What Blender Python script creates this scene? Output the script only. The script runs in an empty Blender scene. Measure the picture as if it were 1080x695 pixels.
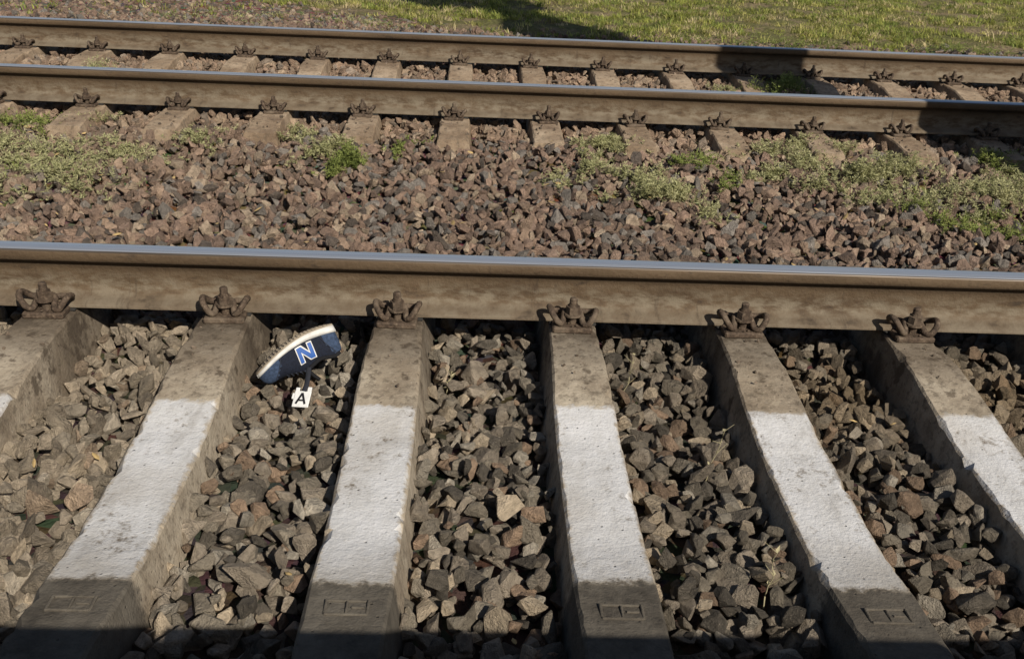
import bpy, bmesh, math, random
import numpy as np
from mathutils import Vector, Matrix
random.seed(7); rng=np.random.default_rng(11)
sc=bpy.context.scene
sc.view_settings.view_transform='Standard'; sc.view_settings.look='None'; sc.view_settings.exposure=0
L=sc.collection
YB=2.678; G=1.595; YC=YB+G; G1=1.83
SUN=Vector((.62,-1.15,1.0)).normalized()

# ------------------------------------------------------------- helpers
class NT:
    def __init__(s,name):
        s.m=bpy.data.materials.new(name); s.m.use_nodes=True; s.t=s.m.node_tree; s.n=s.t.nodes
        s.b=s.n['Principled BSDF']; s.out=s.n['Material Output']
    def l(s,a,b): s.t.links.new(a,b)
    def new(s,k,**kw):
        n=s.n.new(k)
        for a,b in kw.items(): setattr(n,a,b)
        return n
    def sock(s,i,v):
        if isinstance(v,bpy.types.NodeSocket): s.l(v,i)
        elif v is not None: i.default_value=v
    def noise(s,vec,scale,detail=6,rough=.6,out='Fac'):
        n=s.new('ShaderNodeTexNoise'); s.sock(n.inputs['Vector'],vec); n.inputs['Scale'].default_value=scale
        n.inputs['Detail'].default_value=detail; n.inputs['Roughness'].default_value=rough
        return n.outputs[out]
    def ramp(s,f,st):
        n=s.new('ShaderNodeValToRGB'); s.l(f,n.inputs[0]); e=n.color_ramp.elements
        while len(e)<len(st): e.new(.5)
        for i,(p,c) in enumerate(st):
            e[i].position=p; e[i].color=(c if isinstance(c,tuple) else (c,c,c))+(1,)
        return n.outputs[0]
    def mix(s,f,a,b,mode='MIX'):
        n=s.new('ShaderNodeMix',data_type='RGBA',blend_type=mode)
        s.sock(n.inputs[0],f)
        for i,v in ((6,a),(7,b)):
            if isinstance(v,tuple): v=v+(1,) if len(v)==3 else v
            s.sock(n.inputs[i],v)
        return n.outputs[2]
    def math(s,op,a,b=None,c=None,clamp=False):
        n=s.new('ShaderNodeMath',operation=op,use_clamp=clamp); s.sock(n.inputs[0],a)
        if b is not None: s.sock(n.inputs[1],b)
        if c is not None: s.sock(n.inputs[2],c)
        return n.outputs[0]
    def mr(s,v,a,b,c=0.,d=1.):
        n=s.new('ShaderNodeMapRange'); s.sock(n.inputs[0],v)
        for i,x in enumerate((a,b,c,d)): n.inputs[i+1].default_value=x
        return n.outputs[0]
    def bump(s,h,dist,strength=1.):
        n=s.new('ShaderNodeBump'); s.l(h,n.inputs['Height']); n.inputs['Distance'].default_value=dist; n.inputs['Strength'].default_value=strength
        s.l(n.outputs[0],s.b.inputs['Normal'])
    def obj(s): return s.new('ShaderNodeTexCoord').outputs['Object']
    def geo(s,o='Position'): return s.new('ShaderNodeNewGeometry').outputs[o]
    def sep(s,v):
        n=s.new('ShaderNodeSeparateXYZ'); s.l(v,n.inputs[0]); return n.outputs
    def add(s,a,b):
        n=s.new('ShaderNodeVectorMath',operation='ADD'); s.sock(n.inputs[0],a); s.sock(n.inputs[1],b); return n.outputs[0]
    def vscale(s,a,v):
        n=s.new('ShaderNodeVectorMath',operation='MULTIPLY'); s.sock(n.inputs[0],a); n.inputs[1].default_value=v; return n.outputs[0]
    def fin(s,col,rough=.8,metal=0.,spec=.3):
        s.sock(s.b.inputs['Base Color'],col if not isinstance(col,tuple) else col+(1,))
        s.sock(s.b.inputs['Roughness'],rough); s.sock(s.b.inputs['Metallic'],metal)
        s.b.inputs['Specular IOR Level'].default_value=spec
        return s.m

def mesh_obj(name,V,F,mats=(),mi=None,smooth=None,parent=None,link=True):
    me=bpy.data.meshes.new(name); me.from_pydata([tuple(v) for v in V],[],[tuple(f) for f in F])
    for m in mats: me.materials.append(m)
    if mi is not None: me.polygons.foreach_set('material_index',mi)
    if smooth: me.polygons.foreach_set('use_smooth',[True]*len(me.polygons))
    me.update()
    o=bpy.data.objects.new(name,me)
    if link: L.objects.link(o)
    if parent: o.parent=parent
    return o
class MB:
    def __init__(s): s.V=[];s.F=[];s.M=[];s.S=[]
    def add(s,V,F,mi=0,sm=False):
        o=len(s.V); s.V+= [tuple(v) for v in V]; s.F+=[tuple(i+o for i in f) for f in F]; s.M+=[mi]*len(F); s.S+=[sm]*len(F)
    def box(s,c,d,mi=0,ch=0.0):
        bm=bmesh.new(); bmesh.ops.create_cube(bm,size=1); bmesh.ops.scale(bm,vec=d,verts=bm.verts)
        if ch: bmesh.ops.bevel(bm,geom=bm.edges[:],offset=ch,segments=1,affect='EDGES')
        bm.verts.index_update()
        s.add([Vector(v.co)+Vector(c) for v in bm.verts],[[v.index for v in f.verts] for f in bm.faces],mi); bm.free()
    def cyl(s,c,r,h,n=12,mi=0,r2=None,sm=False):
        r2=r if r2 is None else r2; V=[];F=[]
        for k in range(n):
            a=2*math.pi*k/n; V.append((c[0]+r*math.cos(a),c[1]+r*math.sin(a),c[2]))
        for k in range(n):
            a=2*math.pi*k/n; V.append((c[0]+r2*math.cos(a),c[1]+r2*math.sin(a),c[2]+h))
        s.add(V,[(k,(k+1)%n,n+(k+1)%n,n+k) for k in range(n)],mi,sm)
        s.add(V,[tuple(range(n))[::-1],tuple(range(n,2*n))],mi)
    def tube(s,P,r,n=8,sub=5,mi=0,r2=None,flat=1.0):
        P=[Vector(p) for p in P]; Q=[]
        for i in range(len(P)-1):
            p0=P[max(i-1,0)];p1=P[i];p2=P[i+1];p3=P[min(i+2,len(P)-1)]
            for k in range(sub):
                t=k/sub; Q.append(.5*((2*p1)+(p2-p0)*t+(2*p0-5*p1+4*p2-p3)*t*t+(3*p1-p0-3*p2+p3)*t**3))
        Q.append(P[-1]); V=[];F=[]
        for i,q in enumerate(Q):
            T=(Q[min(i+1,len(Q)-1)]-Q[max(i-1,0)]).normalized()
            up=Vector((0,0,1)) if abs(T.z)<.95 else Vector((0,1,0))
            A=T.cross(up).normalized(); B=A.cross(T)
            rr=r+(0 if r2 is None else (r2-r)*i/(len(Q)-1))
            for k in range(n):
                a=2*math.pi*k/n; V.append(q+A*math.cos(a)*rr+B*math.sin(a)*rr*flat)
        for i in range(len(Q)-1):
            for k in range(n): F.append((i*n+k,i*n+(k+1)%n,(i+1)*n+(k+1)%n,(i+1)*n+k))
        s.add(V,F,mi,True); s.add(V,[tuple(range(n))[::-1],tuple(range(len(V)-n,len(V)))],mi)
    def make(s,name,mats,parent=None,link=True):
        o=mesh_obj(name,s.V,s.F,mats,s.M,None,parent,link); o.data.polygons.foreach_set('use_smooth',s.S); return o

# ------------------------------------------------------------- materials
def m_stone():
    t=NT('crushed_stone'); a=t.new('ShaderNodeAttribute',attribute_type='INSTANCER',attribute_name='tint')
    ri=t.new('ShaderNodeObjectInfo').outputs['Random']
    cx=t.new('ShaderNodeCombineXYZ'); t.l(t.math('MULTIPLY',ri,37.),cx.inputs[0]); t.l(t.math('MULTIPLY',ri,91.),cx.inputs[1])
    v=t.add(t.obj(),cx.outputs[0])
    n1=t.noise(v,1.6,5,.65); n2=t.noise(v,9,4,.7)
    c=t.mix(1.,a.outputs['Color'],t.ramp(n1,[(.25,.6),(.5,1.05),(.75,1.55)]),'MULTIPLY')
    c=t.mix(t.mr(n2,.58,.72,0,.45),c,(.54,.45,.34))
    c=t.mix(t.mr(n2,.42,.3,0,.5),c,(.055,.045,.036))
    h=t.math('ADD',t.math('MULTIPLY',n1,.7),t.math('MULTIPLY',n2,.3)); t.bump(h,.35,.7)
    return t.fin(c,.85,0,.25)
M_STONE=m_stone()

def m_ground():
    t=NT('ground_soil'); p=t.geo(); x,y,z=t.sep(p)
    n=t.noise(p,1.1,6,.6); nf=t.noise(p,28,6,.7)
    soil=t.ramp(nf,[(.3,(.05,.037,.026)),(.55,(.15,.108,.07)),(.75,(.26,.19,.13))])
    vor=t.new('ShaderNodeTexVoronoi'); t.l(p,vor.inputs['Vector']); vor.inputs['Scale'].default_value=22
    soil=t.mix(.5,soil,t.mix(1.,vor.outputs['Color'],(.28,.21,.15),'MULTIPLY'))
    grass=t.ramp(nf,[(.3,(.06,.06,.025)),(.6,(.17,.16,.06)),(.8,(.28,.23,.12))])
    n9=t.noise(p,2.6,4,.6)
    grass=t.mix(t.mr(n9,.46,.60,0,.9),grass,t.ramp(nf,[(.3,(.11,.08,.05)),(.7,(.34,.26,.16))]))
    lim=t.math('ADD',5.9,t.math('MULTIPLY',t.math('MAXIMUM',t.math('SUBTRACT',.3,x),0.),.6))
    lim=t.math('MINIMUM',lim,9.)
    f=t.math('ADD',t.math('SUBTRACT',y,lim),t.math('MULTIPLY',t.math('SUBTRACT',n,.5),2.2))
    f2=t.math('ADD',t.math('SUBTRACT',-4.2,y),t.math('MULTIPLY',t.math('SUBTRACT',n,.5),2.))
    c=t.mix(t.mr(t.math('MAXIMUM',f,f2),-.15,.5),soil,grass)
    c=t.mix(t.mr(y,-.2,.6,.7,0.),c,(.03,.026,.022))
    t.bump(t.math('ADD',nf,t.math('MULTIPLY',vor.outputs['Distance'],-.6)),.03,.8)
    return t.fin(c,.95,0,.15)
M_GROUND=m_ground()

def m_concrete(painted,name=None):
    t=NT(name or ('painted_concrete' if painted else 'dusty_concrete')); o=t.obj(); x,y,z=t.sep(o)
    ri=t.new('ShaderNodeObjectInfo').outputs['Random']
    cx=t.new('ShaderNodeCombineXYZ'); t.l(t.math('MULTIPLY',ri,50.),cx.inputs[0]); v=t.add(o,cx.outputs[0])
    n0=t.noise(v,2.3,4,.6); n1=t.noise(v,7,6,.7); n2=t.noise(v,38,5,.7); n3=t.noise(v,140,3,.6); 
    if painted: c=t.ramp(n1,[(.3,(.19,.155,.115)),(.48,(.34,.285,.215)),(.7,(.48,.415,.32))])
    else: c=t.ramp(n1,[(.3,(.20,.14,.095)),(.5,(.34,.255,.175)),(.72,(.47,.37,.265))])
    c=t.mix(t.mr(n0,.56,.42,0,.5),c,t.mix(1.,c,(.52,.46,.4),'MULTIPLY'))
    c=t.mix(t.mr(n2,.5,.36,0,.6),c,(.10,.08,.058)); c=t.mix(t.mr(n3,.6,.72,0,.5),c,(.48,.42,.34))
    if painted:
        ed=t.math('MULTIPLY',t.math('SUBTRACT',n2,.5),.06)
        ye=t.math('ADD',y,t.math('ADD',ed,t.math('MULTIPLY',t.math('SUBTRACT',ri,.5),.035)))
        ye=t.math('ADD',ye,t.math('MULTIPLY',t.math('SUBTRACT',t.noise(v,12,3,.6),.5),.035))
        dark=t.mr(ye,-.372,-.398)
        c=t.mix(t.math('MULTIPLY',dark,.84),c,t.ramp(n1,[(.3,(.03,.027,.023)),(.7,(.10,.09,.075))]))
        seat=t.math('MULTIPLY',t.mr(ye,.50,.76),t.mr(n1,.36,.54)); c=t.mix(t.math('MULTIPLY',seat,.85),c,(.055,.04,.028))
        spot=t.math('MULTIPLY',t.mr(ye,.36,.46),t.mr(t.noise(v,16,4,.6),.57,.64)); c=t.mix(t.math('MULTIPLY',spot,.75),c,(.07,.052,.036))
        band=t.math('MULTIPLY',t.mr(ye,.360,.343),t.mr(ye,-.39,-.372))
        nz=t.sep(t.geo('Normal'))[2]; top=t.mr(nz,.45,.6)
        wear=t.mr(t.math('ADD',t.math('MULTIPLY',n2,.55),t.math('MULTIPLY',n1,.45)),.34,.45)
        edgew=t.mr(t.math('ADD',t.math('ABSOLUTE',x),t.math('MULTIPLY',t.math('SUBTRACT',n2,.5),.05)),.088,.076)
        paint=t.math('MULTIPLY',t.math('MULTIPLY',band,top),t.math('MULTIPLY',wear,edgew))
        nn=t.noise(t.vscale(v,(1,.4,1)),11,7,.75); n5=t.noise(v,3.1,3,.5)
        pc=t.ramp(nn,[(.28,(.38,.365,.35)),(.47,(.58,.575,.57)),(.7,(.68,.68,.69))])
        pc=t.mix(t.mr(n5,.5,.64,0,.5),pc,(.44,.41,.37))
        pc=t.mix(t.mr(n3,.60,.72,0,.45),pc,(.33,.29,.24))
        pc=t.mix(t.math('MULTIPLY',t.mr(ye,-.22,-.38),t.mr(n1,.4,.6,.1,.6)),pc,(.30,.275,.24))
        c=t.mix(t.math('MULTIPLY',paint,.93),c,pc)
    vo=t.new('ShaderNodeTexVoronoi'); t.l(v,vo.inputs['Vector']); vo.inputs['Scale'].default_value=31
    pore=t.mr(vo.outputs['Distance'],.04,.11)
    c=t.mix(pore,t.mix(.6,c,(.05,.04,.03)),c)
    h=t.math('ADD',t.math('MULTIPLY',n2,.6),t.math('ADD',t.math('MULTIPLY',n3,.25),t.math('MULTIPLY',pore,.3))); t.bump(h,.010,.75)
    return t.fin(c,.9,0,.2)
M_CP=m_concrete(True); M_CD=m_concrete(False); M_SLAB=m_concrete(False,'shade_slab_concrete')

def m_rust():
    t=NT('rusty_rail_steel'); p=t.geo(); x,y,z=t.sep(p)
    n=t.noise(t.vscale(p,(.6,3,3)),3.5,6,.65); n2=t.noise(p,60,5,.7); n3=t.noise(t.vscale(p,(2.2,1,6)),6,5,.6); n4=t.noise(t.vscale(p,(9,1,1.2)),3,5,.7)
    c=t.ramp(n,[(.25,(.058,.037,.021)),(.5,(.100,.067,.038)),(.75,(.145,.100,.060))])
    c=t.mix(t.mr(n2,.55,.75,0,.5),c,(.07,.036,.020))
    low=t.math('MULTIPLY',t.mr(z,-.07,-.12),t.mr(n3,.42,.6)); c=t.mix(t.math('MULTIPLY',low,.7),c,(.21,.175,.125))
    foot=t.mr(z,-.145,-.16); c=t.mix(t.math('MULTIPLY',foot,.5),c,(.17,.135,.095))
    c=t.mix(t.math('MULTIPLY',t.mr(z,-.075,-.052),t.mr(z,-.03,-.044)),c,t.mix(.6,c,(.03,.022,.015)))  # painted dark strip on the upper web deepens the shade under the head
    c=t.mix(t.mr(n3,.40,.28,0,.7),c,(.038,.027,.019))
    c=t.mix(t.mr(n4,.60,.72,0,.6),c,(.045,.031,.021))
    t.bump(n2,.006,.7)
    return t.fin(c,.75,.0,.3)
def m_polish():
    t=NT('polished_rail_top'); p=t.geo(); n=t.noise(t.vscale(p,(.4,60,10)),3,5,.6)
    c=t.ramp(n,[(.3,(.52,.55,.60)),(.7,(.72,.75,.80))])
    return t.fin(c,t.mr(n,.3,.7,.24,.42),.72,.5)
def m_shoulder():
    t=NT('worn_rail_edge'); p=t.geo(); n=t.noise(t.vscale(p,(.5,30,30)),5,5,.6)
    c=t.ramp(n,[(.35,(.05,.037,.027)),(.65,(.11,.088,.068))]); return t.fin(c,.45,.4,.5)
M_RUST=m_rust(); M_POL=m_polish(); M_SH=m_shoulder()
def m_iron():
    t=NT('rusty_fastener_iron'); p=t.geo(); n=t.noise(p,70,5,.7); n2=t.noise(p,12,4,.6)
    c=t.ramp(n,[(.3,(.03,.021,.015)),(.55,(.09,.062,.042)),(.75,(.22,.165,.115))]); c=t.mix(t.mr(n2,.50,.66,0,.55),c,(.20,.155,.11)); t.bump(n,.006,.8)
    return t.fin(c,.8,.0,.3)
M_IRON=m_iron()
def m_simple(name,col,rough=.7,var=.25,scale=40,metal=0,spec=.3):
    t=NT(name); n=t.noise(t.obj(),scale,5,.65)
    lo=tuple(c*(1-var) for c in col); hi=tuple(min(1,c*(1+var)) for c in col)
    c=t.ramp(n,[(.3,lo),(.7,hi)]); t.bump(n,.002,.4); return t.fin(c,rough,metal,spec)
def m_leaf(name,cols,tr=.35,inst=True):
    t=NT(name); 
    if inst:
        a=t.new('ShaderNodeAttribute',attribute_type='INSTANCER',attribute_name='tint').outputs['Color']
        c=t.mix(1.,a,t.ramp(t.noise(t.obj(),3,3),[(.3,.75),(.7,1.25)]),'MULTIPLY')
    else:
        c=t.ramp(t.noise(t.geo(),14,5,.7),cols)
    t.fin(c,.65,0,.25)
    d=t.new('ShaderNodeBsdfTranslucent'); t.l(c,d.inputs['Color']); mx=t.new('ShaderNodeMixShader'); mx.inputs[0].default_value=tr
    t.l(t.b.outputs[0],mx.inputs[1]); t.l(d.outputs[0],mx.inputs[2]); t.l(mx.outputs[0],t.out.inputs[0]); return t.m

# ------------------------------------------------------------- surface height
SL1=[-1.3163+.545*i for i in range(-5,11)]
SL2=[-2.1546+.5071*i for i in range(-9,20)]
def sst(a,b,x): t=np.clip((x-a)/(b-a),0,1); return t*t*(3-2*t)
def wob(X,Y): return .010*np.sin(X*5.1+1.3*Y)*np.cos(Y*4.3-X)+.007*np.sin(X*11+Y*7+1)+.006*np.cos(Y*13-X*6)
def hs(X,Y):
    h=-.288-.024*sst(-.9,-.2,Y)+.032*sst(-.10,.5,Y)+.045*sst(1.3,2.3,Y)-.03*sst(4.9,5.8,Y)-.03*sst(5.9,9,Y)
    h=h+.025*np.exp(-((X+.47)**2+(Y+.25)**2)/.03)
    return h+wob(X,Y)*(1+.8*sst(.4,.8,Y)*(1-sst(1.9,2.4,Y)))
def axis(lo,hi,step,far):
    a=list(np.arange(lo,hi+1e-6,step)); d=step; l=lo;r=hi; A=[];B=[]
    while l>-far: d*=1.5; l-=d; r+=d; A.append(l);B.append(r)
    return np.array(A[::-1]+a+B)
gx=axis(-8,10,.09,400); gy=axis(-4,13,.09,400)
GX,GY=np.meshgrid(gx,gy); GZ=hs(GX,GY)-.055
GZ=GZ+sst(5.6,6.6,GY)*.05
V=np.stack([GX.ravel(),GY.ravel(),GZ.ravel()],1); nx=len(gx);ny=len(gy)
F=[(j*nx+i,j*nx+i+1,(j+1)*nx+i+1,(j+1)*nx+i) for j in range(ny-1) for i in range(nx-1)]
mesh_obj('ground',V,F,[M_GROUND],smooth=True)

# ------------------------------------------------------------- scatter
def scatter(name,P,R,S,K,T,coll):
    me=bpy.data.meshes.new(name); me.vertices.add(len(P)); me.vertices.foreach_set('co',np.asarray(P,dtype=np.float32).ravel())
    for n,ty,d,pr in (('rot','FLOAT_VECTOR',R,'vector'),('scl','FLOAT_VECTOR',S,'vector'),('kind','INT',K,'value'),('tint','FLOAT_COLOR',T,'color')):
        a=me.attributes.new(n,ty,'POINT'); a.data.foreach_set(pr,np.asarray(d,dtype=np.int32 if ty=='INT' else np.float32).ravel())
    o=bpy.data.objects.new(name,me); L.objects.link(o)
    ng=bpy.data.node_groups.new(name+'_nodes','GeometryNodeTree')
    ng.interface.new_socket('Geometry',in_out='INPUT',socket_type='NodeSocketGeometry'); ng.interface.new_socket('Geometry',in_out='OUTPUT',socket_type='NodeSocketGeometry')
    N=ng.nodes; gi=N.new('NodeGroupInput'); go=N.new('NodeGroupOutput'); ip=N.new('GeometryNodeInstanceOnPoints')
    ci=N.new('GeometryNodeCollectionInfo'); ci.inputs['Collection'].default_value=coll; ci.inputs['Separate Children'].default_value=True; ci.inputs['Reset Children'].default_value=True
    def at(n,ty): a=N.new('GeometryNodeInputNamedAttribute'); a.data_type=ty; a.inputs['Name'].default_value=n; return a.outputs['Attribute']
    e=N.new('FunctionNodeEulerToRotation'); k=ng.links.new
    k(at('rot','FLOAT_VECTOR'),e.inputs[0]); k(e.outputs[0],ip.inputs['Rotation']); k(at('scl','FLOAT_VECTOR'),ip.inputs['Scale'])
    k(at('kind','INT'),ip.inputs['Instance Index']); ip.inputs['Pick Instance'].default_value=True
    k(gi.outputs[0],ip.inputs['Points']); k(ci.outputs[0],ip.inputs['Instance']); k(ip.outputs[0],go.inputs[0])
    md=o.modifiers.new('scatter','NODES'); md.node_group=ng; return o

def rock(i):
    r=np.random.default_rng(100+i); n=r.integers(10,17)
    P=r.normal(size=(n,3)); P/=np.linalg.norm(P,axis=1)[:,None]; P*=r.uniform(.8,1.15,(n,1)); P*=np.array([r.uniform(1.0,1.4),r.uniform(.72,1.),r.uniform(.55,.85)])
    bm=bmesh.new(); vs=[bm.verts.new(p) for p in P]
    res=bmesh.ops.convex_hull(bm,input=vs)
    for v in [v for v in bm.verts if not v.link_faces]: bm.verts.remove(v)
    bmesh.ops.dissolve_limit(bm,angle_limit=math.radians(14),verts=bm.verts,edges=bm.edges)
    bmesh.ops.bevel(bm,geom=bm.edges[:],offset=.05,segments=1,affect='EDGES',clamp_overlap=True)
    bmesh.ops.triangulate(bm,faces=[f for f in bm.faces if len(f.verts)>4])
    me=bpy.data.meshes.new('rock_%02d'%i); bm.to_mesh(me); bm.free(); me.materials.append(M_STONE)
    return bpy.data.objects.new('rock_%02d'%i,me)
rocks=bpy.data.collections.new('rock_shapes')
for i in range(28): rocks.objects.link(rock(i))
NK=28

PN=np.array([(.38,.315,.24),(.27,.23,.175),(.14,.12,.095),(.52,.42,.30),(.36,.25,.17),(.45,.395,.315)])
PM=np.array([(.36,.245,.18),(.28,.195,.148),(.48,.37,.265),(.29,.255,.22),(.15,.12,.098),(.42,.295,.21)])
def stones(x0,x1,y0,y1,sp,layers,rad):
    outs=[]
    for dz,dens in layers:
        xs=np.arange(x0,x1,sp); ys=np.arange(y0,y1,sp); X,Y=np.meshgrid(xs,ys); X=X.ravel()+rng.uniform(-.5,.5,X.size)*sp; Y=Y.ravel()+rng.uniform(-.5,.5,Y.size)*sp
        k=rng.random(X.size)<dens; X=X[k];Y=Y[k]
        r=np.clip(rng.lognormal(math.log(rad),.27,X.size),rad*.45,rad*1.8)
        Z=hs(X,Y)+dz+rng.normal(0,.007,X.size)
        outs.append(np.stack([X,Y,Z,r],1))
    return np.concatenate(outs)
A=stones(-3.6,3.9,-2.48,.7,.046,[(-.047,1),(-.018,.85),(0.,.24)],.0272)
B=stones(-6.4,7.4,.7,7.9,.048,[(-.035,1),(-.012,.85)],.0265)
lim=5.95+np.clip(.3-B[:,0],0,5)*.55+rng.normal(0,.22,len(B)); B=B[B[:,1]<lim]
S=np.concatenate([A,B]); X,Y,Z,r=S.T
sl1=np.array(SL1); sl2=np.array(SL2)
d1=np.abs(X[:,None]-sl1).min(1); d2=np.abs(X[:,None]-sl2).min(1)
in1=(Y>-2.4)&(Y<.52); in2=(Y>YB-.50)&(Y<YC+.50)
kill=(in1&(d1<.088+r*.5))
endz=((Y<YB-.34)|(Y>YC+.34))
kill|=in2&(d2<np.where(endz,.05,.09)+r*.4)
S=S[~kill]; X,Y,Z,r=S.T; n=len(S)
R=rng.uniform(-math.pi,math.pi,(n,3)); R[:,:2]*=.4
SC=r[:,None]*rng.uniform(.85,1.15,(n,3))
u=rng.random(n); mid=Y>.15
idxN=np.searchsorted(np.cumsum([.30,.25,.14,.11,.10,.10]),u).clip(0,5)
idxM=np.searchsorted(np.cumsum([.28,.24,.12,.13,.10,.13]),u).clip(0,5)
T=np.where(mid[:,None],PM[idxM],PN[idxN])
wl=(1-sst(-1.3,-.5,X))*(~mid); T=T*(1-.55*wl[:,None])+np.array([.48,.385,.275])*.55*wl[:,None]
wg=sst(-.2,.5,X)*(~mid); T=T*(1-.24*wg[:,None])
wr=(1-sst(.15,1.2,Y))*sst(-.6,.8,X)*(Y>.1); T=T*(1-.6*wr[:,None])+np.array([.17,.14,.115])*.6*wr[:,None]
wt=((Y>YB-.3)&(Y<YC+.4)); T=np.where(wt[:,None],T*.62+np.array([.50,.355,.235])*.42,T)
wt2=np.exp(-((X+2.6)/1.2)**2-((Y-1.9)/.6)**2); T=T*(1-.5*wt2[:,None])+np.array([.42,.31,.21])*.5*wt2[:,None]
wm=np.exp(-((Y+.28)/.25)**2)*sst(.5,1.2,X); T=T*(1-.6*wm[:,None])+np.array([.27,.19,.105])*.6*wm[:,None]
T=T*rng.uniform(.65,1.25,(n,1)); T=np.concatenate([T,np.ones((n,1))],1)
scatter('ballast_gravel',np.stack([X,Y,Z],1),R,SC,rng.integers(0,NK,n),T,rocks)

gp=[]
for x in SL1:
    m=5; yy=rng.uniform(-.55,-.1,m); xx=x+rng.uniform(-.07,.07,m)
    zt=np.interp(-yy,[.1,.40,.75],[-.19,-.19,-.228]); gp.append(np.stack([xx,yy,zt+.002],1))
for x in SL2:
    m=26; yy=np.where(rng.random(m)<.35,rng.uniform(YB-.42,YB-.14,m),rng.uniform(YB+.12,YC-.12,m)); a=np.abs(yy-(YB+G/2)); xx=x+rng.uniform(-.08,.08,m)
    gp.append(np.stack([xx,yy,np.interp(a,[0,.18,.52,1.08,1.35],[-.237,-.235,-.19,-.19,-.212])+.003],1))
gp=np.concatenate(gp); m=len(gp); s=rng.uniform(.003,.009,m)*np.where(gp[:,1]>1,1.5,1)
tt=np.concatenate([np.array([.30,.23,.17])*rng.uniform(.4,1.4,(m,1)),np.ones((m,1))],1)
scatter('gravel_chips',gp,rng.uniform(-3,3,(m,3)),s[:,None]*np.ones((1,3)),rng.integers(0,NK,m),tt,rocks)

# a few dry leaves and bits of litter caught between the stones
V=[];F=[]
for k in range(170):
    x=rng.uniform(-4,4.5); y=rng.choice([rng.uniform(-1.6,-.1),rng.uniform(.2,2.3),rng.uniform(.2,2.3)])
    if y<.5 and np.abs(x-sl1).min()<.12: continue
    z=float(hs(np.array(x),np.array(y)))+.018; a=rng.uniform(0,6.28); l=rng.uniform(.008,.02); w=l*rng.uniform(.35,.6); d=Vector((math.cos(a),math.sin(a),rng.normal(0,.3)))*l; s_=Vector((-math.sin(a),math.cos(a),rng.normal(0,.3)))*w
    c=Vector((x,y,z)); o=len(V); V+=[c-d,c-d*.3+s_,c+d*.5+s_*.8,c+d,c+d*.5-s_*.8,c-d*.3-s_,c+Vector((0,0,.003))]
    F+=[(o+i,o+(i+1)%6,o+6) for i in range(6)]
mesh_obj('fallen_leaves',V,F,[m_simple('dry_leaf',(.38,.27,.12),.8,.5,9)])

# ------------------------------------------------------------- rails
def rail_profile():
    R=[(0,0),(.016,-.0004),(.025,-.0018),(.031,-.0045),(.0355,-.009),(.0372,-.015),(.0378,-.036),(.0335,-.0415),(.016,-.050),(.0105,-.062),(.0092,-.085),(.0092,-.115),(.0115,-.138),(.022,-.153),(.045,-.161),(.072,-.1685),(.075,-.1715),(.075,-.1795)]
    return R+[(-y,z) for y,z in R[::-1][:-1]]
def rail(y,name='steel_rail'):
    P=rail_profile(); n=len(P); xs=list(range(-60,61,2)); V=[(x,py,pz) for x in xs for py,pz in P]; F=[];M=[]
    for i in range(len(xs)-1):
        for k in range(n):
            F.append((i*n+k,(i+1)*n+k,(i+1)*n+(k+1)%n,i*n+(k+1)%n))
            kk=min(k,n-1-k); M.append(0 if kk<=2 else (1 if kk==3 else 2))
    F.append(tuple(range(n)));M.append(2); F.append(tuple(range(len(V)-n,len(V)))[::-1]);M.append(2)
    o=mesh_obj(name,V,F,[M_POL,M_SH,M_RUST],M); o.location.y=y
    o.data.polygons.foreach_set('use_smooth',[True]*len(F)); o.data.set_sharp_from_angle(angle=math.radians(50)); return o
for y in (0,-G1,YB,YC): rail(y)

# ------------------------------------------------------------- fastener
def fastener_mesh(seed):
    r=random.Random(seed); b=MB()
    b.box((0,.112,-.180),(.125,.068,.020),0,.005)
    b.box((0,.088,-.164),(.09,.020,.016),0,.004)
    sx=r.uniform(.94,1.04)
    def half(s): 
        dz=r.uniform(-.004,.006)
        return [(s*x*sx,y,z+(dz if 3<=i<=6 else 0)) for i,(x,y,z) in enumerate([(.014,.064,-.150),(.028,.058,-.148),(.054,.060,-.148),(.069,.076,-.136),(.071,.102,-.124),(.064,.126,-.132),(.048,.134,-.156),(.033,.126,-.162),(.027,.106,-.148),(.022,.086,-.138),(0,.078,-.134)])]
    b.tube(half(1),.0098,8,4); b.tube(half(-1),.0098,8,4)
    h=r.uniform(.098,.112)
    b.cyl((0,.106,-.185),.0125,h,10,0,None,True)
    b.cyl((0,.106,-.142),.027,.007,14); b.cyl((0,.106,-.134),.0225,.024,6); b.cyl((0,.106,-.110),.0145,.006,12)
    b.cyl((0,.106,-.185+h),.0125,.004,10,0,.008)
    for k in range(9):
        a=(r.uniform(-.055,.055),r.uniform(.08,.14),-.172+r.uniform(0,.012)); s=r.uniform(.005,.012); b.box(a,(s,s*.8,s*.7),0,s*.25)
    return b.make('rail_fastener_shape',[M_IRON],link=False).data
FMS=[fastener_mesh(i) for i in range(4)]
def pad_mesh():
    b=MB(); b.box((0,0,-.1855),(.15,.165,.0085),0,.002); return b.make('pad',[m_simple('rubber_pad',(.03,.028,.025),.9)],link=False).data
PMESH=pad_mesh()

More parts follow.
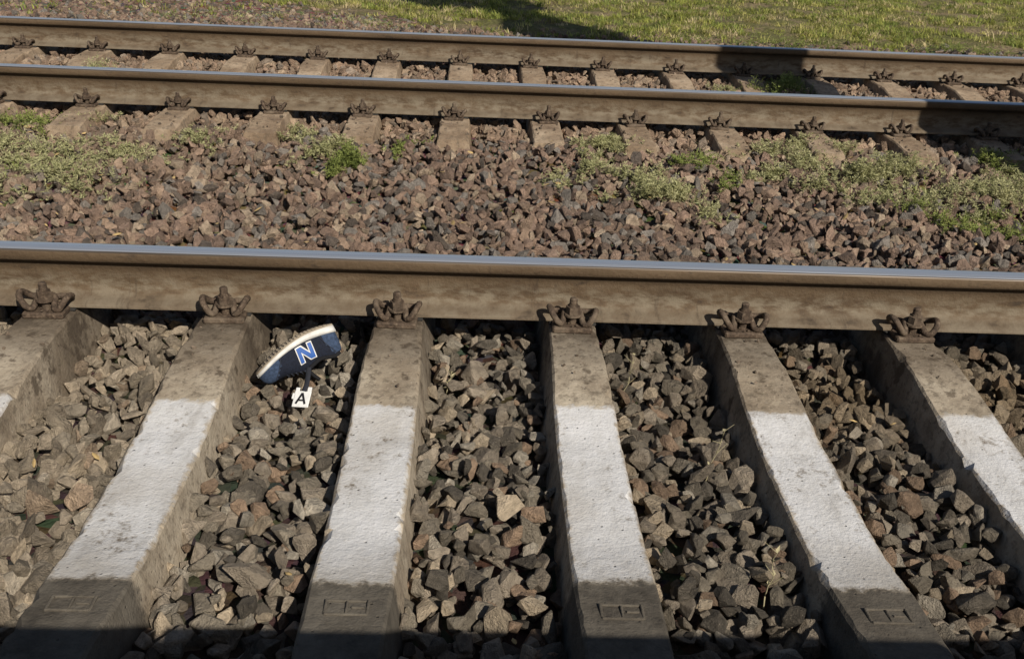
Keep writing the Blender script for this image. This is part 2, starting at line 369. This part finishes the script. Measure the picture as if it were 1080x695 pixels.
# ------------------------------------------------------------- sleepers
def sleeper(x,g,yc,mat,seed,paint):
    r=np.random.default_rng(seed); HL=1.47 if paint else 1.27
    ys=np.unique(np.concatenate([np.linspace(-HL,HL,97),[-.18,.18]])); V=[];F=[]
    h=g/2
    def top(y):
        a=abs(y); return float(np.interp(a,[0,.22,h-.34,h+.28,HL],[-.237,-.235,-.19,-.19,-.208]))
    jit=np.cumsum(r.normal(0,.0008,(len(ys),2)),0); jit-=np.linspace(0,1,len(ys))[:,None]*jit[-1]
    for i,y in enumerate(ys):
        zt=top(y); hw=float(np.interp(abs(y),[0,.4,h-.1,HL],[.088,.087,.076,.080])) if paint else float(np.interp(abs(y),[0,.4,h,HL],[.082,.082,.080,.083]))
        c1=r.uniform(.004,.009)+(r.random()<.10)*r.uniform(.004,.016); c2=r.uniform(.004,.009)+(r.random()<.10)*r.uniform(.004,.016)
        w0=-hw+jit[i,0]*.5; w1=hw+jit[i,1]*.5
        V+= [(w0-.040,y,-.43),(w0-.008,y,zt-.05),(w0,y,zt-c1),(w0+c1,y,zt),(w0*.45,y,zt+r.normal(0,.0006)),(0,y,zt+r.normal(0,.0006)),(w1*.45,y,zt+r.normal(0,.0006)),(w1-c2,y,zt),(w1,y,zt-c2),(w1+.008,y,zt-.05),(w1+.040,y,-.43)]
    m=11
    for i in range(len(ys)-1):
        for k in range(m-1): F.append((i*m+k,i*m+k+1,(i+1)*m+k+1,(i+1)*m+k))
    F.append(tuple(range(m))); F.append(tuple(range(len(V)-m,len(V)))[::-1])
    o=mesh_obj('concrete_sleeper',V,F,[mat]); o.location=(x+r.normal(0,.004),yc,0)
    bm=bmesh.new(); bm.from_mesh(o.data); bmesh.ops.recalc_face_normals(bm,faces=bm.faces); bm.to_mesh(o.data); bm.free()
    o.rotation_euler=(0,0,r.normal(0,.006))
    o.data.polygons.foreach_set('use_smooth',[True]*len(o.data.polygons)); o.data.set_sharp_from_angle(angle=math.radians(28))
    for s in (-1,1):
        for d in (-1,1):
            f=bpy.data.objects.new('fastener',FMS[r.integers(0,4)]); L.objects.link(f); f.parent=o; f.location=(r.normal(0,.005),s*h,0 if paint else -.028); f.rotation_euler=(0,0,(0 if d==1 else math.pi)+r.normal(0,.05))
            f.scale=(1,1,1) if paint else (.86,.94,.86)
        p=bpy.data.objects.new('rail_pad',PMESH); L.objects.link(p); p.parent=o; p.location=(0,s*h,0)
    if paint:
        b=MB()
        for (cx,cy,sx,sy) in ((0,-.455,.085,.006),(0,-.500,.085,.006),(-.042,-.478,.006,.045),(.042,-.478,.006,.045),(.0,-.478,.005,.036),(.022,-.478,.026,.005)):
            b.box((cx,cy,top(cy)-.001),(sx,sy,.010),0,.0015)
        b.make('cast_mark',[mat],parent=o)
    return o
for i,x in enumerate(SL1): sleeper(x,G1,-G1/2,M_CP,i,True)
for i,x in enumerate(SL2): sleeper(x,G,YB+G/2,M_CD,500+i,False)

# ------------------------------------------------------------- grass
def tuft(i,h,nb,spread,mat):
    r=np.random.default_rng(900+i); V=[];F=[]
    for k in range(nb):
        a=r.uniform(0,2*math.pi); bx,by=r.normal(0,spread,2); H=h*r.uniform(.5,1.2); lean=H*r.uniform(.3,1.5); w=r.uniform(.0020,.0040)
        dx,dy=math.cos(a),math.sin(a); px,py=-dy*w,dx*w; o=len(V)
        for t,ww in ((0,1),(.55,.8)):
            cx=bx+dx*lean*t*t; cy=by+dy*lean*t*t; z=H*t*(1-.15*t)
            V+=[(cx-px*ww,cy-py*ww,z),(cx+px*ww,cy+py*ww,z)]
        V.append((bx+dx*lean,by+dy*lean,H*.85)); F+=[(o,o+1,o+3,o+2),(o+2,o+3,o+4)]
    me=bpy.data.meshes.new('tuft_%02d'%i); me.from_pydata(V,[],F); me.materials.append(mat); return bpy.data.objects.new('tuft_%02d'%i,me)
M_GR=m_leaf('grass_blade',None,.4)
tc=bpy.data.collections.new('grass_tuft_shapes')
for i in range(8): tc.objects.link(tuft(i,.042,19,.028,M_GR))
n=25000; X=rng.uniform(-8,9,n); Y=5.85+(rng.random(n)**1.15)*7.0
lim=5.95+np.clip(.3-X,0,5)*.62
nz=np.sin(X*2.3+Y*1.1)*np.cos(Y*2.9-X*.7)+.6*np.sin(X*6.1-Y*3.3)+.5*np.sin(X*9.7+Y*12.1)
bare=sst(-.05,.75,np.sin(X*1.7+2*Y)*np.cos(Y*2.9-X*1.2)+.55*nz)
dens=sst(-.35,.5,Y-lim+.40*nz)*(1-.88*bare)
dens=np.maximum(dens,.06*(Y>5.9)); k=rng.random(n)<dens; X=X[k];Y=Y[k]; bare=bare[k]; n=len(X)
Z=hs(X,Y)-.055+sst(5.6,6.6,Y)*.05-.004
cols=np.array([(.38,.40,.095),(.27,.32,.08),(.50,.46,.16),(.60,.50,.28)])
pz=.5+.5*np.sin(X*1.3-Y*2.1+np.sin(X*3.1)); ci=np.where(rng.random(n)<.2+.25*pz+.35*bare,rng.choice([2,3],n,p=[.55,.45]),rng.choice([0,1],n,p=[.6,.4]))
T=np.concatenate([cols[ci]*rng.uniform(.55,1.2,(n,1)),np.ones((n,1))],1)
s=rng.uniform(.4,1.6,n); scatter('grass',np.stack([X,Y,Z],1),np.stack([rng.normal(0,.12,n),rng.normal(0,.12,n),rng.uniform(0,6.28,n)],1),np.stack([s,s,s*rng.uniform(.6,1.3,n)],1),rng.integers(0,8,n),T,tc)

# ------------------------------------------------------------- weeds
def weed(x,y,rad,nst,h,mat,leaf=.010,seed=0,elong=1.):
    r=np.random.default_rng(seed+40); V=[];F=[]
    cl=[(0,0)]+[(r.normal(0,.75)*rad*elong,r.normal(0,.75)*rad) for _ in range(7)]
    def quad(c,d,w,l,up):
        d=d/np.linalg.norm(d); s=np.cross(d,up); s/=np.linalg.norm(s)+1e-9; o=len(V)
        V.extend([c,c+d*l*.5+s*w*.5,c+d*l,c+d*l*.5-s*w*.5]); F.append((o,o+1,o+2,o+3))
    for k in range(nst):
        c0=cl[r.integers(0,8)]; a=r.uniform(0,6.283); q=abs(r.normal(0,.38))*rad; b=np.array([c0[0]+q*math.cos(a)*elong,c0[1]+q*math.sin(a),0.])
        b[2]=float(hs(np.array(x+b[0]),np.array(y+b[1])))-.008
        a2=r.uniform(0,6.283); H=h*r.uniform(.3,1.7)*(1-.4*min(1,q/rad)); out=rad*.35*r.uniform(.3,1)
        prev=b.copy(); m=7
        for j in range(1,m+1):
            t=j/m; c=b+np.array([math.cos(a2)*out*t,math.sin(a2)*out*t,H*(t-.35*t*t)])+r.normal(0,.003,3)
            d=c-prev; o=len(V); s=np.cross(d,[0.3,.2,1]); s=s/(np.linalg.norm(s)+1e-9)*.0011
            V.extend([prev-s,prev+s,c+s,c-s]); F.append((o,o+1,o+2,o+3))
            for q2 in range(3):
                dd=r.normal(0,1,3); dd[2]=abs(dd[2])*.5; quad(c,dd,leaf*r.uniform(.25,.5),leaf*r.uniform(.7,1.9),np.array([r.normal(0,.4),r.normal(0,.4),1.]))
            prev=c
    o=mesh_obj('weed_plant',V,F,[mat]); o.location=(x,y,0); return o
WG=m_leaf('weed_leaf_green',[(.3,(.15,.19,.05)),(.55,(.28,.32,.09)),(.75,(.42,.42,.17))],.3,False)
WP=m_leaf('weed_leaf_dry',[(.3,(.26,.27,.12)),(.5,(.43,.42,.21)),(.75,(.58,.53,.33))],.3,False)
W=[(-1.96,1.55,.28,330,.06,WP,1.6),(-2.35,1.85,.32,330,.06,WP,1.5),(-2.6,1.35,.30,260,.06,WG,1.3),(-1.75,1.85,.16,120,.05,WP,1.3),(-2.5,2.3,.18,160,.05,WG,1.5),(-2.1,2.4,.12,80,.05,WP,1),(-.62,1.82,.09,150,.10,WG,1),(-.72,2.0,.10,100,.06,WP,1.2),(-.95,2.25,.10,50,.05,WP,1),(-.40,2.15,.08,30,.05,WG,1),
(.68,2.3,.12,150,.06,WP,1),(.62,1.95,.10,80,.06,WP,1),(.93,1.5,.15,220,.09,WP,1),(.80,1.75,.12,110,.06,WP,1),(.45,1.75,.10,50,.05,WP,1),(1.15,1.95,.12,100,.05,WG,1),(1.72,2.2,.16,230,.08,WP,1.3),(1.50,1.9,.12,90,.06,WP,1.3),(2.1,1.95,.18,300,.10,WP,1.4),(2.35,1.62,.20,280,.10,WP,1.4),(1.95,1.6,.12,100,.06,WP,1.2),(2.3,1.35,.16,140,.07,WG,1.2),
(2.9,2.3,.13,150,.08,WG,1),(2.07,3.85,.13,170,.11,WG,1),(1.75,3.9,.1,50,.05,WP,1),(2.75,1.8,.2,210,.06,WP,1),(-3.2,1.6,.3,220,.06,WP,1.4),(-1.45,2.15,.12,60,.05,WP,1),(3.4,1.6,.2,150,.06,WG,1.),(-2.45,3.5,.12,70,.16,WP,.6),(2.5,6.15,.25,120,.07,WG,2.2),(4.4,6.1,.2,120,.08,WG,2.5),(-2.2,6.4,.25,90,.06,WP,2.),(-.9,6.3,.2,80,.06,WP,2.)]
for i,(x,y,rd,nst,h,m,e) in enumerate(W): weed(x,y,rd,nst,h,m,.0135,i,e)

def stalk(x,y,h,lean,seed):
    r=random.Random(seed); b=MB(); z=float(hs(np.array(x),np.array(y)))-.03; P=[(0,0,z)]
    for k in range(1,6): t=k/5; P.append((lean[0]*t+r.uniform(-.006,.006),lean[1]*t+r.uniform(-.006,.006),z+h*t))
    b.tube(P,.0018,5,3,0,.0008)
    for k in range(2,6):
        p=Vector(P[k]); b.tube([p,p+Vector((r.uniform(-.03,.03),r.uniform(-.02,.02),r.uniform(.01,.03)))],.001,4,2,0,.0005)
        q=p+Vector((r.uniform(-.02,.02),r.uniform(-.02,.02),.01)); b.add([p,p+Vector((.006,.004,.004)),q,p+Vector((-.004,.004,.006))],[(0,1,2,3)],0)
    o=b.make('dry_weed_stalk',[m_simple('dry_stem',(.34,.30,.18),.8)]); o.location=(x,y,0)
stalk(.47,-.30,.15,(.03,.03),1); stalk(.62,-.78,.16,(.04,.02),2); stalk(.66,-1.25,.13,(.02,.03),3); stalk(-.07,-.28,.08,(.01,.02),4)

# ------------------------------------------------------------- sneaker (lying upside down)
LS=.258
def sW(t): return float(np.interp(t,[0,.12,.3,.5,.65,.85,1],[.034,.043,.049,.042,.036,.035,.031]))*max(0,1-abs(2*t-1)**5)**.5
def sH(t): return float(np.interp(t,[0,.1,.25,.42,.55,.7,.88,1],[.036,.048,.060,.082,.096,.084,.092,.080]))*max(0.02,1-abs(2*t-1)**14)**.5
def sB(t): return .042*max(0,1-t/.66)**2+.016*max(0,(t-.6)/.4)**2
def sT(t): return float(np.interp(t,[0,.3,.7,1],[.015,.017,.023,.026]))
def side(t,z):
    h=sH(t); q=min(.98,max(0,z/h)); a=math.asin(q**(1/.75)); return sW(t)*math.cos(a)**.75
b=MB(); ts=[.5-.5*math.cos(math.pi*i/40) for i in range(41)]; ts[0]=.002; ts[-1]=.998; NA=21; NS=40
V=[];F=[];M=[]
for t in ts:
    zb=sB(t)+sT(t)-.003
    for k in range(NA):
        a=math.pi*k/(NA-1); c=math.cos(a); s_=math.sin(a)
        y=sW(t)*math.copysign(abs(c)**.75,c); z=sH(t)*s_**.75
        if t>.56 and t<.95 and abs(c)<.55: z-=.035*(1-abs(c)/.55)**.5
        V.append((t*LS,y,zb+z))
for i in range(NS):
    tm=(ts[i]+ts[i+1])/2
    for k in range(NA-1):
        F.append((i*NA+k,i*NA+k+1,(i+1)*NA+k+1,(i+1)*NA+k)); am=math.cos(math.pi*(k+.5)/(NA-1))
        low=math.sin(math.pi*(k+.5)/(NA-1))
        if tm>.57 and tm<.95 and abs(am)<.5: M.append(2)
        elif tm<.30-.16*low and (low<.97 or tm<.1): M.append(1)
        elif tm>.80+.12*low: M.append(1)
        elif .34<tm<.5 and abs(am)<.45: M.append(2)
        else: M.append(0)
for f,m in zip(F,M): b.F.append(f); b.M.append(m); b.S.append(True)
b.V+= [tuple(v) for v in V]
for (z0,z1,gr,mi) in ((.0045,1.,.0045,3),(0.,.0045,.003,4)):
    V=[];F=[]; n=len(ts)
    for t in ts:
        xx=(t-.5)*LS*1.03+.5*LS
        for s_ in (-1,1):
            w=sW(t)+gr*(1 if 0.01<t<.99 else .3)
            zt=sB(t)+(sT(t) if z1==1. else z1); zb=sB(t)+z0
            V+=[(xx,s_*w*.97,zb),(xx,s_*(w+.002),(zb+zt)/2),(xx,s_*w*.96,zt)]
    for i in range(n-1):
        o=i*6;p=o+6
        F+=[(o,o+1,p+1,p),(o+1,o+2,p+2,p+1),(o+3,p+3,p+4,o+4),(o+4,p+4,p+5,o+5),(o,p,p+3,o+3),(o+2,o+5,p+5,p+2)]
    F+=[(0,3,4,5,2,1),tuple(len(V)-6+q for q in (0,1,2,5,4,3))]
    b.add(V,F,mi,True if mi==3 else False)
for t in np.linspace(.10,.92,19):
    for yy in (-.45,.45):
        b.box((t*LS,yy*sW(t),sB(t)-.0005),(.008,sW(t)*.6,.002),4,.0005)
b.tube([(.50*LS,0,.10),(.54*LS,0,.125),(.58*LS,0,.146)],.030,10,4,2,.026,.25)
for sgn in (-1,1):
    b.tube([(t*LS,sgn*side(t,sH(t)*.78)*1.0,sB(t)+sT(t)+sH(t)*.80) for t in (.55,.62,.7,.78,.86,.93)],.006,8,4,2)
    b.tube([(t*LS,sgn*(side(t,z)+.001),sB(t)+sT(t)-.003+z) for t,z in ((.30,.004),(.26,.02),(.2,.035),(.15,.045))],.0013,5,4,5)
    b.tube([(t*LS,sgn*(side(t,z)+.001),sB(t)+sT(t)-.003+z) for t,z in ((.80,.004),(.83,.03),(.88,.055),(.90,.07))],.0013,5,4,5)
for j,t in enumerate((.28,.33,.38,.43,.48)):
    z=sB(t)+sT(t)+sH(t); b.tube([(t*LS,-.026,z-.010),(t*LS+.004,0,z+.002),(t*LS,.026,z-.010)],.0028,6,4,5)
def patch(P4,off,mi,nu=3,nv=8):
    for sg in (-1,1):
        V=[];F=[]
        for j in range(nv+1):
            for i in range(nu+1):
                u=i/nu;v=j/nv; a=[P4[0][q]*(1-u)+P4[1][q]*u for q in (0,1)]; c=[P4[3][q]*(1-u)+P4[2][q]*u for q in (0,1)]
                x=a[0]*(1-v)+c[0]*v; z=a[1]*(1-v)+c[1]*v; t=x/LS; V.append((x,sg*(side(t,z)+off),sB(t)+sT(t)-.003+z+off*.5))
        for j in range(nv):
            for i in range(nu): q=j*(nu+1)+i; F.append((q,q+1,q+nu+2,q+nu+1))
        b.add(V,F,mi,True)
cx=.150; zb,zt=.009,.056
def Nl(g,off,mi):
    w=.0108+g; x0=cx-.024-g; x1=cx+.024+g
    def P(x,z): return (x-(z-.03)*.10,z)
    patch([P(x0,zb-g),P(x0+w+g,zb-g),P(x0+w+g,zt+g),P(x0,zt+g)],off,mi)
    patch([P(x1-w-g,zb-g),P(x1,zb-g),P(x1,zt+g),P(x1-w-g,zt+g)],off,mi)
    patch([P(x0,zb-g),P(x0+w+g+.004,zb-g),P(x1,zt+g),P(x1-w-g-.004,zt+g)],off+.0004,mi)
Nl(.0030,.0016,3); Nl(0,.0030,6)
shoe=b.make('sneaker',[m_simple('navy_mesh_fabric',(.008,.011,.022),.85,.5,220),m_simple('blue_suede',(.035,.055,.10),.9,.45,120),m_simple('black_lining',(.010,.010,.012),.95),m_simple('white_midsole',(.66,.645,.61),.6,.2,25),m_simple('cream_outsole',(.40,.33,.24),.7,.25,60),m_simple('dark_laces',(.03,.035,.05),.9),m_simple('blue_logo',(.03,.10,.34),.5,.15)])
toe=Vector((-.646,-.340,-.211)); heel=Vector((-.440,-.235,-.126))
ax=(heel-toe).normalized(); dn=Vector((.10,-.42,-1)); dn=(dn-ax*dn.dot(ax)).normalized(); ay=dn.cross(ax)
Mx=Matrix.Identity(4)
for r_ in range(3): Mx[r_][0]=ax[r_];Mx[r_][1]=ay[r_];Mx[r_][2]=dn[r_];Mx[r_][3]=toe[r_]
shoe.matrix_world=Mx
b=MB(); b.box((0,0,0),(.050,.050,.004),0,.0015); 
b.box((-.018,.029,0),(.012,.012,.004),0,.001); b.box((.018,.031,0),(.012,.014,.004),0,.001); b.box((-.026,.008,0),(.010,.018,.004),0,.001)
def bar(p,q,w,z,mi):
    p=Vector(p+(0,));q=Vector(q+(0,)); d=(q-p).normalized(); s_=Vector((-d.y,d.x,0))*w/2; b.add([p-s_+Vector((0,0,z)),q-s_+Vector((0,0,z)),q+s_+Vector((0,0,z)),p+s_+Vector((0,0,z))],[(0,1,2,3)],mi)
bar((-.014,-.016),(0,.018),.0065,.0030,1); bar((.014,-.016),(0,.018),.0065,.0034,1); bar((-.009,-.005),(.009,-.005),.005,.0038,1)
b.tube([(.002,.024,.002),(.006,.050,.004),(.004,.095,.012)],.008,8,5,2,None,.4)
tag=b.make('shoe_tag',[m_simple('white_tag_plastic',(.70,.70,.68),.6,.1),m_simple('black_print',(.012,.012,.015),.6),m_simple('dark_strap',(.02,.022,.03),.9)])
tag.location=(-.478,-.462,-.266); tag.rotation_euler=(math.radians(38),math.radians(-6),math.radians(-14))

# ------------------------------------------------------------- unseen slab behind the view, added to shade the foreground
b=MB()
for i in range(-8,8):
    b.box((i*1.5+.75,-4.25,.6375),(1.485,3.5,.155),0,.012)
b.box((0,-4.45,.11),(24,3.4,.88),0,.0)
b.make('shade_slab',[M_SLAB])

# ------------------------------------------------------------- trackside pole (outside the frame, casts the shadow over the second track)
b=MB(); b.cyl((0,0,-.6),.32,9.6,24,0,.22,True); b.cyl((0,0,-.5),.46,.28,20,0,.44)
b.box((-.15,0,4.35),(.75,.6,1.0),1,.03); b.box((.0,0,6.2),(1.3,.6,.7),1,.03); b.box((-1.0,0,8.2),(2.6,.10,.10),1,.01); b.tube([(-2.2,0,8.2),(0,0,8.95)],.02,6,1,1)  # boxes added to the pole to widen its cast shadow
pole=b.make('catenary_pole',[M_CD,m_simple('grey_steel',(.25,.25,.25),.6)]); pole.location=(3.72,1.12,-.25)

# ------------------------------------------------------------- light, world, camera
w=bpy.data.worlds.new('World'); sc.world=w; w.use_nodes=True; nt=w.node_tree
sky=nt.nodes.new('ShaderNodeTexSky'); sky.sky_type='NISHITA'; sky.sun_disc=False; sky.sun_elevation=math.asin(SUN.z); sky.sun_rotation=math.atan2(SUN.x,SUN.y)
nt.links.new(sky.outputs[0],nt.nodes['Background'].inputs[0]); nt.nodes['Background'].inputs[1].default_value=.055
sd=bpy.data.lights.new('sun','SUN'); sd.energy=5; sd.angle=math.radians(.5); sd.color=(1,.93,.82)
so=bpy.data.objects.new('sun',sd); L.objects.link(so); so.rotation_euler=SUN.to_track_quat('Z','Y').to_euler(); so.location=(3,-6,6)

yaw,pit,rol,f=.0461,.448,.048,1036.3
r0=Vector((math.cos(yaw),-math.sin(yaw),0)); fw=Vector((math.sin(yaw)*math.cos(pit),math.cos(yaw)*math.cos(pit),-math.sin(pit)))
u0=r0.cross(fw); Rr=r0*math.cos(rol)+u0*math.sin(rol); U=-r0*math.sin(rol)+u0*math.cos(rol)
cd=bpy.data.cameras.new('camera'); cam=bpy.data.objects.new('camera',cd); L.objects.link(cam)
Mx=Matrix.Identity(4)
for k in range(3): Mx[k][0]=Rr[k];Mx[k][1]=U[k];Mx[k][2]=-fw[k]
Mx[0][3],Mx[1][3],Mx[2][3]=0,-2.9176,1.1544
cam.matrix_world=Mx; cd.sensor_width=36; cd.lens=f/1080*36; cd.clip_end=2000; cd.clip_start=.05
sc.camera=cam
